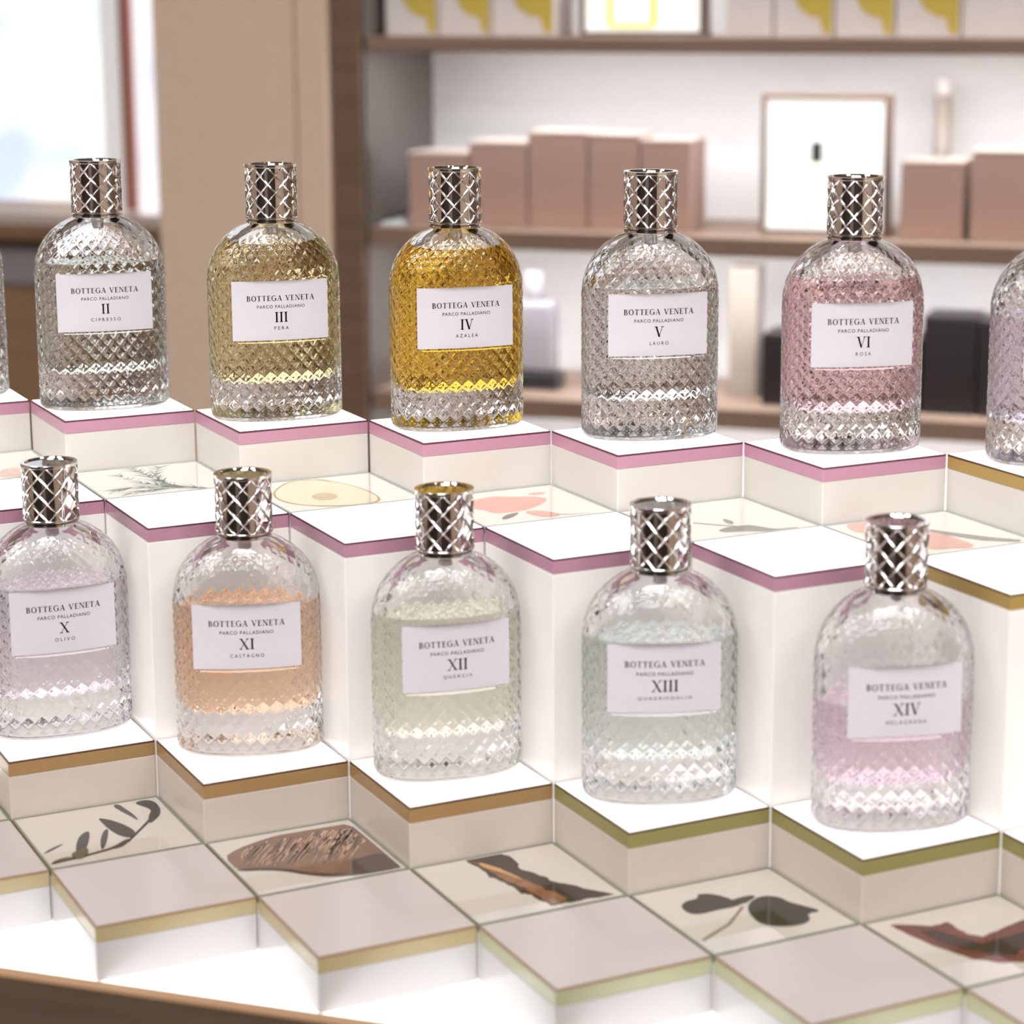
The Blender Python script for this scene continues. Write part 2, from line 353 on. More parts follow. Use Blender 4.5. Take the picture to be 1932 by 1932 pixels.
def blockmesh(d, part, mat):
    key = (d, part, mat)
    if key in mcache: return mcache[key]
    top = LV[d]; h = (top - LV[6]) * S; g = G * S; t = TH[d] * S; e = S - 2 * g
    x0, y1 = g, -g; x1, y0 = S - g, -S + g
    if part == 'body': m = boxmesh('body', x0, x1, y0, y1, 0.0, h - t, M[mat], 0.0005, 1)
    if part == 'trim': m = boxmesh('trim', x0, x1, y0, y1, h - t, h - .0012, M[mat], 0.0003, 1)
    if part == 'seam': m = boxmesh('seam', x0 + .0001, x1 - .0001, y0 + .0001, y1 - .0001, h - .0012, h - .0003, M[mat])
    if part == 'top_panel': m = boxmesh('top_panel', x0 + .0008, x1 - .0008, y0 + .0008, y1 - .0008, h - .0003, h, M[mat])
    mcache[key] = m; return m
def block(a, b, trim, seam, top, label, group):
    d = b - a; X, Y = cell(a, b)
    t = empty('display_block', (X, Y, ZF), math.pi / 4)
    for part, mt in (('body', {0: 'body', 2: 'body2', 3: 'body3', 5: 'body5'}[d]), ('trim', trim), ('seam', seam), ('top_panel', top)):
        link(part, blockmesh(d, part, mt), t)
    tag(t, label, 'display block', group); return t
for k in range(-1, 6):
    col = 'ochre edged' if k == 5 else 'pink edged'
    block(k, k, 'ochre' if k == 5 else 'pink', 'line_brown' if k == 5 else 'line_maroon', 'top_on',
          '%s white topped upper block under bottle %s' % (col, NUM[k]), 'upper row display blocks')
for k in range(-1, 5):
    gold = k == 4
    lab = 'tall %s edged block with empty glowing top behind bottle %s' % ('ochre' if gold else 'pink', NUMB.get(k, '')) if k < 4 else 'tall ochre edged block with empty glowing top at the right edge'
    block(k, k + 2, 'ochre' if gold else 'pink', 'line_brown' if gold else 'line_maroon', 'top_on', lab, 'tall display blocks')
for k in range(-1, 5):
    gr = k >= 2
    lab = '%s edged lower block under bottle %s' % ('olive green' if gr else 'golden brown', NUMB.get(k, '')) if k < 4 else 'olive green edged lower block cut off at the right edge'
    block(k, k + 3, 'olive' if gr else 'gold', 'line_brown', 'top_b', lab, 'lower row display blocks')
F5 = {-2: 'low cream topped block with pale gold edge at the left edge', -1: 'low cream topped block with pale gold edge in front of the olive sprig tile',
      0: 'low cream topped block with pale gold edge in front of the brown leaf tile', 1: 'low cream topped block with pale green edge in front of the bark tile',
      2: 'low cream topped block with pale green edge in front of the clover tile', 3: 'low cream topped block with pale green edge at the bottom right corner'}
for k in range(-2, 4):
    block(k, k + 5, 'pale_green' if k >= 1 else 'pale_gold', 'line_tan', 'top_off', F5[k], 'front row display blocks')

# ---------------------------------------------------------------- printed botanical tiles
PR = {
  'pear': dict(slice=[(0.112,0.348),(0.226,0.167),(0.357,0.03),(0.48,0.031),(0.565,0.076),(0.648,0.182),(0.719,0.363),(0.756,0.624),(0.742,0.833),(0.686,0.958),(0.559,1.006),(0.377,0.968),(0.215,0.883),(0.098,0.728),(0.069,0.54)], core=[(0.315,0.571),(0.425,0.491),(0.502,0.571),(0.484,0.698),(0.38,0.76),(0.304,0.701)]),
  'azalea': dict(petal=[(0.191,0.262),(0.391,0.177),(0.49,0.175),(0.569,0.247),(0.672,0.27),(0.78,0.38),(0.686,0.52),(0.521,0.641),(0.442,0.672),(0.313,0.678),(0.226,0.661),(0.218,0.512),(0.109,0.441)], petal2=[(0.43,0.696),(0.549,0.714),(0.622,0.853),(0.6,0.927),(0.502,0.933),(0.443,0.831)], petal3=[(0.689,0.202),(0.811,0.188),(0.845,0.252),(0.736,0.273)], leaf=[(0.2,0.832),(0.285,0.735),(0.407,0.705),(0.316,0.801),(0.225,0.859)]),
  'laurel': dict(leaf=[(0.337,0.778),(0.425,0.736),(0.518,0.743),(0.599,0.749),(0.637,0.846),(0.683,0.93),(0.788,0.943),(0.863,0.958),(0.754,0.996),(0.647,0.987),(0.557,0.952),(0.481,0.895),(0.355,0.875),(0.315,0.825)], leaf2=[(0.533,0.51),(0.545,0.559),(0.55,0.622),(0.497,0.697),(0.479,0.645),(0.499,0.565)], stem=[(0.295,0.519),(0.407,0.649),(0.513,0.752),(0.502,0.77),(0.396,0.668),(0.284,0.538)]),
  'rose': dict(petal=[(0.144,0.051),(0.268,-0.004),(0.349,0.068),(0.261,0.259),(0.133,0.32),(0.094,0.231)], petal2=[(0.443,0.47),(0.546,0.466),(0.569,0.594),(0.582,0.77),(0.569,0.903),(0.498,0.959),(0.412,0.903),(0.255,0.887),(0.257,0.768)], stem=[(0.512,0.272),(0.631,0.51),(0.799,0.77),(0.928,0.922),(0.871,0.977),(0.685,0.824),(0.575,0.585),(0.466,0.337)]),
  'olive': dict(stem=[(0.025,0.885),(0.273,0.842),(0.428,0.802),(0.585,0.712),(0.749,0.495),(0.857,0.349),(0.929,0.238),(0.935,0.262),(0.86,0.382),(0.747,0.534),(0.579,0.753),(0.424,0.839),(0.267,0.877),(0.024,0.912)], l1=[(0.019,0.726),(0.089,0.642),(0.218,0.577),(0.104,0.674)], l2=[(0.23,0.739),(0.303,0.532),(0.376,0.445),(0.404,0.459),(0.342,0.651),(0.267,0.806),(0.234,0.813)], l3=[(0.379,0.806),(0.418,0.641),(0.489,0.478),(0.528,0.457),(0.461,0.663),(0.397,0.801)], l4=[(0.517,0.236),(0.586,0.313),(0.644,0.456),(0.669,0.595),(0.629,0.7),(0.557,0.638),(0.524,0.471),(0.519,0.315)], l5=[(0.67,0.051),(0.714,0.047),(0.731,0.163),(0.748,0.303),(0.747,0.417),(0.723,0.301),(0.692,0.18)], l6=[(0.81,0.069),(0.886,0.044),(0.942,0.084),(0.948,0.221),(0.908,0.359),(0.851,0.434),(0.787,0.504),(0.821,0.367),(0.881,0.256),(0.862,0.177)], bud=[(0.179,0.808),(0.251,0.75),(0.312,0.733),(0.289,0.841),(0.221,0.915),(0.183,0.881)], l8=[(0.023,0.893),(0.133,0.832),(0.216,0.875),(0.113,0.907)], l9=[(0.439,0.822),(0.552,0.71),(0.608,0.689),(0.541,0.802),(0.467,0.837)]),
  'chestnut': dict(leaf=[(0.027,0.292),(0.152,0.19),(0.308,0.124),(0.459,0.078),(0.611,0.081),(0.815,0.085),(0.959,0.092),(0.962,0.362),(0.963,0.607),(0.958,0.958),(0.751,0.958),(0.627,0.939),(0.498,0.895),(0.388,0.802),(0.3,0.689),(0.198,0.614),(0.028,0.549)], dark_part=[(0.731,0.702),(0.867,0.677),(0.958,0.7),(0.958,0.958),(0.751,0.958),(0.627,0.939)], rib=[(0.037,0.521),(0.209,0.582),(0.313,0.654),(0.402,0.764),(0.516,0.85),(0.647,0.89),(0.627,0.939),(0.498,0.895),(0.388,0.802),(0.3,0.689),(0.198,0.614),(0.028,0.549)]),
  'bark': dict(bark=[(0.362,0.012),(0.608,-0.004),(0.647,0.131),(0.609,0.335),(0.686,0.512),(0.694,0.597),(0.782,0.723),(0.929,0.946),(0.792,0.937),(0.633,0.933),(0.518,0.925),(0.479,0.725),(0.441,0.679),(0.427,0.46),(0.377,0.353),(0.396,0.226)], streak=[(0.375,0.053),(0.449,0.158),(0.5,0.307),(0.551,0.496),(0.6,0.682),(0.665,0.872),(0.616,0.909),(0.524,0.913),(0.511,0.741),(0.477,0.565),(0.426,0.378),(0.403,0.212)], s2=[(0.416,0.096),(0.483,0.215),(0.534,0.406),(0.535,0.488),(0.479,0.351),(0.417,0.181)]),
  'clover': dict(l1=[(0.191,0.297),(0.256,0.238),(0.35,0.235),(0.375,0.175),(0.446,0.196),(0.502,0.277),(0.529,0.368),(0.565,0.412),(0.482,0.446),(0.364,0.437),(0.234,0.45),(0.181,0.403)], l2=[(0.498,0.352),(0.636,0.33),(0.681,0.359),(0.616,0.403),(0.54,0.436)], l3=[(0.537,0.485),(0.636,0.398),(0.729,0.383),(0.796,0.444),(0.801,0.534),(0.84,0.605),(0.908,0.741),(0.805,0.723),(0.772,0.821),(0.677,0.856),(0.556,0.823),(0.482,0.746),(0.486,0.624)], stem=[(0.518,0.455),(0.316,0.636),(0.059,0.769),(0.058,0.797),(0.32,0.662),(0.529,0.471)]),
  'pomegranate': dict(body=[(0.144,0.086),(0.252,0.141),(0.347,0.214),(0.47,0.205),(0.465,0.261),(0.466,0.396),(0.516,0.47),(0.673,0.431),(0.886,0.379),(0.982,0.408),(0.947,0.547),(0.754,0.734),(0.605,0.842),(0.508,0.865),(0.381,0.809),(0.28,0.698),(0.203,0.497),(0.166,0.29),(0.145,0.174)], dark=[(0.242,0.243),(0.344,0.276),(0.379,0.4),(0.459,0.545),(0.637,0.532),(0.811,0.502),(0.831,0.584),(0.681,0.72),(0.526,0.756),(0.407,0.695),(0.323,0.559),(0.265,0.412)]),
}
CY = [[(.764,.98),(.654,.871),(.513,.747),(.386,.572),(.302,.196)],[(.654,.871),(.476,.778),(.291,.703),(.125,.758)],
      [(.584,.784),(.514,.566),(.507,.265),(.472,.05)],[(.542,.654),(.561,.368),(.683,.066)],[(.52,.858),(.382,.857),(.196,.886)]]
def ink(name, col, em=0.0, var=0.25, vs=120): M[name] = plain(name, col, rough=0.12, coat=0.25, var=var, vs=vs, em=em); return M[name]
ink('p_cypress', '#b6b8b2', .26); ink('p_pear', '#e2d4b4', .2, .06, 40); ink('p_pearrim', '#b08850', .1); ink('p_pearcore', '#c8ab82', .14)
ink('p_azalea', '#dd9c8f', .2, .12, 60); ink('p_azalea2', '#d9a292', .15, .12, 60); ink('p_grey', '#8d8680', .08); ink('p_grey2', '#6d6560', .05); ink('p_rose', '#d8ab9e', .15, .1, 60)
ink('p_olive', '#2b2824', 0, .3, 60); ink('p_olive2', '#55523f', 0, .3, 60); ink('p_olive3', '#3c393b', 0, .3, 60)
ink('p_chest', '#755848', 0, .35, 90); ink('p_vein', '#b8957e', 0, .3); ink('p_chestd', '#4c3e3a', 0, .2); ink('p_rib', '#4a372e', 0, .2)
ink('p_bark', '#30251f', 0, .45, 120); ink('p_barks', '#7e5438', 0, .5, 160); ink('p_barkl', '#b98a5c', 0, .3, 160)
ink('p_clover', '#2f2922', 0, .3, 60); ink('p_clovers', '#7a6a54', 0, .2)
ink('p_pom', '#63302a', 0, .45, 90); ink('p_pomd', '#2b1d1a', 0, .5, 90); ink('p_pink', '#d8b4a6', .15)
TZ = 0.0
def clampp(p): return (min(.965, max(.035, p[0])), min(.965, max(.035, p[1])))
def smoothpoly(pts, it=2):
    for _ in range(it):
        o = []
        for i in range(len(pts)):
            a, b = pts[i], pts[(i + 1) % len(pts)]
            o += [(a[0] * .75 + b[0] * .25, a[1] * .75 + b[1] * .25), (a[0] * .25 + b[0] * .75, a[1] * .25 + b[1] * .75)]
        pts = o
    return pts
def printpoly(name, polys, mat, parent, h, lift):
    bm = bmesh.new()
    for pts in polys:
        vs = []
        for p in pts:
            p = clampp(p); q_ = (p[0] * S, -p[1] * S, h + lift)
            if not vs or (Vector(q_) - vs[-1].co).length > 1e-6: vs.append(bm.verts.new(q_))
        if len(vs) >= 3:
            try: bm.faces.new(vs)
            except ValueError: pass
    bmesh.ops.triangulate(bm, faces=bm.faces[:])
    for f in bm.faces:
        if f.normal.z < 0: f.normal_flip()
    me = bpy.data.meshes.new(name); bm.to_mesh(me); bm.free(); me.materials.append(mat)
    return link(name, me, parent)
def strip(pts, w):
    L = []; R_ = []
    for i, p in enumerate(pts):
        a = pts[max(0, i - 1)]; b = pts[min(len(pts) - 1, i + 1)]; dx, dy = b[0] - a[0], b[1] - a[1]; l = math.hypot(dx, dy) or 1
        ww = w * (1 - .8 * i / (len(pts) - 1)); L.append((p[0] - dy / l * ww, p[1] + dx / l * ww)); R_.append((p[0] + dy / l * ww, p[1] - dx / l * ww))
    return L + R_[::-1]
def tile(a, b, lit, label):
    d = b - a; X, Y = cell(a, b); h = (LV[d] - LV[6]) * S; g = G * S; w = .0012
    t = empty('botanical_tile', (X, Y, ZF), math.pi / 4)
    link('tile_body', boxmesh('tile_body', g, S - g, -S + g, -g, 0, h - .0035, M['body'], .0004, 1), t)
    pn = link('printed_panel', boxmesh('printed_panel', g + w, S - g - w, -S + g + w, -g - w, h - .0035, h - .0002, M['tile_a' if lit else 'tile_b']), t)
    for q_ in ((g, S - g, -g - w, -g), (g, S - g, -S + g, -S + g + w), (g, g + w, -S + g + w, -g - w), (S - g - w, S - g, -S + g + w, -g - w)):
        link('glass_edge', boxmesh('glass_edge', q_[0], q_[1], q_[2], q_[3], h - .0035, h, M['glass_edge_a' if lit else 'glass_edge']), t)
    tag(t, label, 'tile', 'printed glass tiles'); return pn, h - .0002
def tprint(pn, h, items):
    for i, (nm, polys, mt) in enumerate(items): printpoly(nm, polys, M[mt], pn, h, .00008 * (i + 1))
rng = random.Random(4)
pn, h = tile(-1, 0, True, 'glowing printed tile with a faint pinkish petal at the left edge')
tprint(pn, h, [('petal_print', [smoothpoly([(.6,.62),(.763,.6),(.82,.846),(.737,.96),(.507,.96)])], 'p_pink')])
pn, h = tile(0, 1, True, 'glowing printed tile with a grey cypress sprig below bottle II')
nd = []
for ln in CY:
    nd.append(strip(ln, .010))
    for i in range(len(ln) - 1):
        for s_ in range(7):
            f_ = (s_ + rng.random()) / 7; p = (ln[i][0] * (1 - f_) + ln[i + 1][0] * f_, ln[i][1] * (1 - f_) + ln[i + 1][1] * f_)
            dx, dy = ln[i + 1][0] - ln[i][0], ln[i + 1][1] - ln[i][1]; l = math.hypot(dx, dy); dx, dy = dx / l, dy / l
            for sd in (-1, 1):
                an = sd * rng.uniform(.35, .8); ex, ey = dx * math.cos(an) - dy * math.sin(an), dx * math.sin(an) + dy * math.cos(an); L_ = rng.uniform(.07, .15)
                nd.append(strip([p, (p[0] + ex * L_ * .5, p[1] + ey * L_ * .5), (p[0] + ex * L_, p[1] + ey * L_)], .012))
tprint(pn, h, [('sprig_print', nd, 'p_cypress')])
pn, h = tile(1, 2, True, 'glowing printed tile with a halved pear below bottle III'); q_ = PR['pear']
cx = sum(p[0] for p in q_['slice']) / len(q_['slice']); cy_ = sum(p[1] for p in q_['slice']) / len(q_['slice'])
inn = [(cx + (p[0] - cx) * .955, cy_ + (p[1] - cy_) * .955) for p in q_['slice']]
tprint(pn, h, [('pear_rim_print', [smoothpoly(q_['slice'])], 'p_pearrim'), ('pear_print', [smoothpoly(inn)], 'p_pear'), ('core_print', [smoothpoly(q_['core']), strip([(.62,.18),(.60,.10),(.55,.04)], .02)], 'p_pearcore')])
pn, h = tile(2, 3, True, 'glowing printed tile with coral azalea petals below bottle IV'); q_ = PR['azalea']
tprint(pn, h, [('petal_print', [smoothpoly(q_['petal'])], 'p_azalea'), ('petal_print', [smoothpoly(q_['petal2']), smoothpoly(q_['petal3'])], 'p_azalea2'), ('leaf_print', [smoothpoly(q_['leaf']), strip([(.6,.88),(.7,.93),(.82,.95)], .006)], 'p_grey2')])
pn, h = tile(3, 4, True, 'glowing printed tile with a grey laurel leaf below bottle V'); q_ = PR['laurel']
tprint(pn, h, [('leaf_print', [smoothpoly(q_['leaf']), smoothpoly(q_['leaf2'])], 'p_grey'), ('stem_print', [q_['stem']], 'p_grey')])
pn, h = tile(4, 5, True, 'glowing printed tile with pale rose petals below bottle VI'); q_ = PR['rose']
tprint(pn, h, [('stem_print', [q_['stem']], 'p_grey'), ('petal_print', [smoothpoly(q_['petal'])], 'p_rose'), ('petal_print', [smoothpoly(q_['petal2'])], 'p_azalea2')])
tile(-2, 2, False, 'cream tile barely showing at the left edge below bottle X')
pn, h = tile(-1, 3, False, 'cream tile printed with a dark olive sprig below bottle X'); q_ = PR['olive']
tprint(pn, h, [('stem_print', [q_['stem']], 'p_olive'), ('leaf_print', [smoothpoly(q_[k_]) for k_ in ('l1', 'l2', 'l3', 'l9')], 'p_olive3'), ('leaf_print', [smoothpoly(q_['l4'])], 'p_olive'), ('leaf_print', [smoothpoly(q_['l6'])], 'p_olive'), ('leaf_print', [smoothpoly(q_['l5'])], 'p_olive3'), ('bud_print', [smoothpoly(q_['bud']), smoothpoly(q_['l8'])], 'p_olive2')])
pn, h = tile(0, 4, False, 'cream tile printed with a large brown ribbed leaf below bottle XI'); q_ = PR['chestnut']
vein = []; fold = []
for i in range(150):
    p1 = (rng.uniform(.16, .95), rng.uniform(.12, .45)); L_ = rng.uniform(.25, .9)
    p0 = (p1[0] - .30 * L_, p1[1] + .40 * L_)
    if p0[0] < .06 or p0[1] > .48 + .42 * p0[0] or p0[1] > .86 or p1[1] < .30 - .5 * p1[0]: continue
    mid = ((p0[0] + p1[0]) / 2 + rng.uniform(-.03, .01), (p0[1] + p1[1]) / 2 + rng.uniform(-.01, .03))
    (fold if i % 4 == 0 else vein).append(strip([p1, mid, p0], rng.uniform(.004, .010)))
tprint(pn, h, [('leaf_print', [smoothpoly(q_['leaf'], 1)], 'p_chest'), ('vein_print', vein, 'p_vein'), ('fold_print', fold, 'p_chestd'), ('dark_part_print', [q_['dark_part']], 'p_chestd'), ('rib_print', [smoothpoly(q_['rib'], 1)], 'p_rib')])  # right-hand part of the leaf is printed darker
def jag(pts, amp, n=4):
    o = []
    for i in range(len(pts)):
        a_, b_ = pts[i], pts[(i + 1) % len(pts)]
        for s_ in range(n): o.append((a_[0] + (b_[0] - a_[0]) * s_ / n + rng.uniform(-amp, amp), a_[1] + (b_[1] - a_[1]) * s_ / n + rng.uniform(-amp, amp)))
    return o
pn, h = tile(1, 5, False, 'cream tile printed with a strip of brown bark below bottle XII'); q_ = PR['bark']
tprint(pn, h, [('bark_print', [jag(q_['bark'], .010)], 'p_bark'), ('streak_print', [jag(q_['streak'], .012)], 'p_barks'), ('streak_print', [jag(q_['s2'], .006)], 'p_barkl')])
pn, h = tile(2, 6, False, 'cream tile printed with a dark clover below bottle XIII'); q_ = PR['clover']
tprint(pn, h, [('stem_print', [q_['stem']], 'p_clovers'), ('leaf_print', [smoothpoly(q_['l1'], 1)], 'p_clover'), ('leaf_print', [smoothpoly(q_['l2'], 1)], 'p_clover'), ('leaf_print', [smoothpoly(q_['l3'], 1)], 'p_clover')])
pn, h = tile(3, 7, False, 'cream tile printed with a dark red pomegranate piece below bottle XIV'); q_ = PR['pomegranate']
tprint(pn, h, [('rind_print', [jag(q_['body'], .006)], 'p_pom'), ('flesh_print', [jag(q_['dark'], .014)], 'p_pomd')])

# ---------------------------------------------------------------- perfume bottles
W0, D0, N0 = 0.487, 0.308, 2.3
ZS, ZT, RN = 0.98, 1.462, 0.160         # shoulder start, shoulder apex, neck radius (cells)
LX, LZ0, LZ1 = 0.370, 0.588, 1.048      # recessed label panel
ND, VP, DEP = 28, 0.104, 0.0075          # diamonds round the bottle, their height, relief
def panel_y(x): return -(0.268 - 0.040 * (x / 0.354) ** 2)
def prof(z):
    """half width, half depth and roundness of the outer surface at height z"""
    if z < 0.05:
        i = 0.05 * (1 - math.sqrt(max(0, 1 - ((0.05 - z) / 0.05) ** 2))); return W0 - i, D0 - i, N0
    if z <= ZS: return W0, D0, N0
    t = min(1.0, (z - ZS) / (ZT - ZS)); w = W0 * max(0.0, 1 - t ** 2.25) ** (1 / 2.1); w = max(w, RN)
    f = (w - RN) / (W0 - RN)
    return w, RN + (D0 - RN) * f ** 0.8, 2.0 + (N0 - 2.0) * f
def sup(t, w, d, n):
    c, s = np.cos(t), np.sin(t)
    return w * np.sign(c) * np.abs(c) ** (2 / n), d * np.sign(s) * np.abs(s) ** (2 / n)
_t = np.linspace(0, 2 * np.pi, 40001); _x, _y = sup(_t, W0, D0, N0)
_L = np.concatenate([[0], np.cumsum(np.hypot(np.diff(_x), np.diff(_y)))]); _L /= _L[-1]
def body_mesh(nc=384, nr=190):
    # columns by arc length, with close pairs at the panel's two upright edges
    ph = np.arange(nc) / nc
    front = _y < 0
    edges = []
    for sx in (-LX, LX):
        i = np.where(front & (np.sign(_x - sx) != np.sign(np.roll(_x, 1) - sx)))[0]; edges.append(_L[i[0]])
    for e in edges: ph = ph[np.abs(ph - e) > 0.0016]
    ph = np.sort(np.concatenate([ph] + [[e - .0007, e + .0007] for e in edges]))
    e0, e1 = sorted(edges); incol = (ph > e0) & (ph < e1)
    t = np.interp(ph, _L, _t)
    zz = np.concatenate([[0.0, .0008, .003, .008, .015, .025, .037, .05], np.linspace(.05, ZS, 1400)[1:], np.linspace(ZS, 1.4575, 900)[1:]])
    P = np.array([prof(z) for z in zz]); arc = np.concatenate([[0], np.cumsum(np.hypot(np.diff(P[:, 0]), np.diff(zz)))])
    a = np.concatenate([arc[:7], np.linspace(arc[7], arc[-1], nr)]); rows = np.interp(a, arc, zz)
    for e in (LZ0, LZ1): rows = rows[np.abs(rows - e) > .0035]
    rows = np.sort(np.concatenate([rows] + [[e - .0015, e + .0015] for e in (LZ0, LZ1)]))
    ra = np.interp(rows, zz, arc)
    X = np.zeros((len(rows), len(ph))); Y = X.copy(); Z = X.copy()
    for i, z in enumerate(rows):
        w, d, n = prof(z); X[i], Y[i] = sup(t, w, d, n); Z[i] = z
    # normals from the grid
    du = np.stack([np.roll(A, -1, 1) - np.roll(A, 1, 1) for A in (X, Y, Z)], -1)
    dv = np.stack([np.gradient(A, axis=0) for A in (X, Y, Z)], -1)
    Nn = np.cross(du, dv); Nn /= np.linalg.norm(Nn, axis=-1, keepdims=True) + 1e-12
    p = ph[None, :] * ND; q = ra[:, None] / VP
    fa = np.abs(((p + q) % 1) - .5) * 2; fb = np.abs(((p - q) % 1) - .5) * 2
    m = np.maximum(fa, fb); sm = np.clip((m - .42) / .54, 0, 1)
    hgt = 1 - sm ** 1.2
    amp = DEP * np.clip((rows - .03) / .05, 0, 1) * np.clip((1.40 - rows) / .10, 0, 1) * np.where(rows > 1.06, .5, 1.0)
    disp = (hgt - 1) * amp[:, None]
    X += Nn[..., 0] * disp; Y += Nn[..., 1] * disp; Z += Nn[..., 2] * disp
    inr = (rows > LZ0) & (rows < LZ1); msk = inr[:, None] & incol[None, :]
    Y = np.where(msk, panel_y(X), Y)
    nR, nC = X.shape
    V = np.stack([X, Y, Z], -1).reshape(-1, 3)
    i = np.arange(nR - 1)[:, None] * nC; j = np.arange(nC)[None, :]; j2 = (j + 1) % nC
    F = np.stack([i + j, i + j2, i + nC + j2, i + nC + j], -1).reshape(-1, 4).tolist()
    V = V.tolist()
    # slightly hollow base and closed neck
    F.append(list(range(nC))[::-1]); F.append([(nR - 1) * nC + k for k in range(nC)])
    V = [(x * S, y * S, z * S) for x, y, z in V]
    me = mk('glass_body', V, F, M['glass'], True); return autosharp(me, 50)
WALL, ZB, RB = 0.066, 0.265, 0.13
def cav(z):
    """inner cavity at height z"""
    if z < ZB + RB:
        i = RB * (1 - math.sqrt(max(0, 1 - ((ZB + RB - z) / RB) ** 2)))
    else: i = 0
    zo = min(1.44, z + (0.045 if z > 0.9 else 0.05 * z)); w, d, n = prof(max(.06, zo))
    return max(.075, w - WALL - i), max(.075, min(d, .262 + .03) - WALL - i), n
def cav_mesh(name, z0, z1, mat, topmat=None, inward=False, nc=128, nr=44):
    t = np.interp(np.arange(nc) / nc, _L, _t)
    if z0 <= ZB: zs = np.concatenate([ZB + RB * (1 - np.cos(np.linspace(0, np.pi / 2, 14))), np.linspace(ZB + RB, z1, nr)[1:]]); 
    else: zs = np.linspace(z0, z1, nr)
    V = []
    for z in zs:
        w, d, n = cav(z); x, y = sup(t, w, d, n); V += [(a * S, b * S, z * S) for a, b in zip(x, y)]
    F = []; mi = []
    for r in range(len(zs) - 1):
        for c in range(nc):
            c2 = (c + 1) % nc; F.append((r * nc + c, r * nc + c2, (r + 1) * nc + c2, (r + 1) * nc + c)); mi.append(0)
    if z0 <= ZB: F.append(tuple(range(nc))[::-1]); mi.append(0)
    if topmat is not None: F.append(tuple((len(zs) - 1) * nc + c for c in range(nc))); mi.append(1)
    elif inward: F.append(tuple((len(zs) - 1) * nc + c for c in range(nc))); mi.append(0)
    me = mk(name, V, F, [mat] + ([topmat] if topmat else []), True, mi); return autosharp(me, 40)

GLASS_ME = body_mesh()
# cap
def cap_meshes():
    R1, R0, z0, z1 = 0.188, 0.176, 1.474, 1.842
    pr = [(.10, 1.47), (R1, 1.4705), (R1, z0), (R0, z0 + .004), (R0, z1 - .004), (R1, z1), (R1, 1.855), (R1 - .004, 1.858), (.162, 1.858), (.158, 1.848), (.0005, 1.845)]
    body = autosharp(cylmesh('cap', [(r * S, z * S) for r, z in pr], M['chrome_dark'], 72, True, True), 25)
    V, F = [], []; nseg = 42; wd = 0.0075
    for sgn in (-1, 1):
        for k in range(10):
            base = len(V)
            for i in range(nseg + 1):
                f = i / nseg; a = 2 * math.pi * (k / 10 + sgn * 0.3 * f) ; z = z0 + (z1 - z0) * f
                ta = sgn * 2 * math.pi * .3 * R1; tz = (z1 - z0); l = math.hypot(ta, tz); na, nz = tz / l, -ta / l
                for off, rr in ((-1.0, R0 - .001), (-.45, R1 - .0015), (0, R1 + .0005), (.45, R1 - .0015), (1.0, R0 - .001)):
                    aa = a + off * wd * na / R1; zz = min(z1, max(z0, z + off * wd * nz)); V.append((rr * math.cos(aa) * S, rr * math.sin(aa) * S, zz * S))
            for i in range(nseg):
                for j in range(4):
                    q = [base + i * 5 + j, base + i * 5 + j + 1, base + i * 5 + 5 + j + 1, base + i * 5 + 5 + j]
                    F.append(q)
    lat = mk('lattice', V, F, M['chrome_lat'], False)
    col = autosharp(cylmesh('collar', [(r * S, z * S) for r, z in ((.150, 1.436), (.180, 1.436), (.184, 1.440), (.184, 1.455), (.178, 1.4585), (.165, 1.4595), (.165, 1.469), (.10, 1.4695))], M['chrome'], 72, True, True), 25)
    rims = []
    for za, zb_ in ((1.4695, 1.480), (1.838, 1.8585)):
        rims.append(autosharp(cylmesh('rim', [(r * S, z * S) for r, z in ((.177, za), (.189, za), (.1905, za + .002), (.1905, zb_ - .002), (.189, zb_), (.163, zb_), (.163, za))], M['chrome_lat'], 72, True, False), 25))
    return body, lat, col, rims
CAP_ME, LAT_ME, COL_ME, RIM_ME = cap_meshes()
TUBE_ME = cylmesh('pump_stem', [(r * S, z * S) for r, z in ((.03, 1.345), (.042, 1.35), (.045, 1.355), (.045, 1.42), (.04, 1.43))], M['plastic'], 24)
# label sheet follows the recessed panel
LW, LH, LZ = 0.352, 0.2165, 0.818
def label_mesh():
    n = 24; V = []; F = []
    for off in (0.0015, 0.0060):
        for z in (LZ - LH, LZ + LH):
            for i in range(n + 1):
                x = -LW + 2 * LW * i / n; V.append((x * S, (panel_y(x) - off) * S, z * S))
    k = n + 1
    for i in range(n):
        F.append((2 * k + i, 2 * k + i + 1, 3 * k + i + 1, 3 * k + i)); F.append((i, k + i, k + i + 1, i + 1))
        F.append((i, i + 1, 2 * k + i + 1, 2 * k + i)); F.append((k + i, 3 * k + i, 3 * k + i + 1, k + i + 1))
    F.append((0, 2 * k, 3 * k, k)); F.append((n, k + n, 3 * k + n, 2 * k + n))
    return mk('paper_label', V, F, M['paper'])
LABEL_ME = label_mesh()

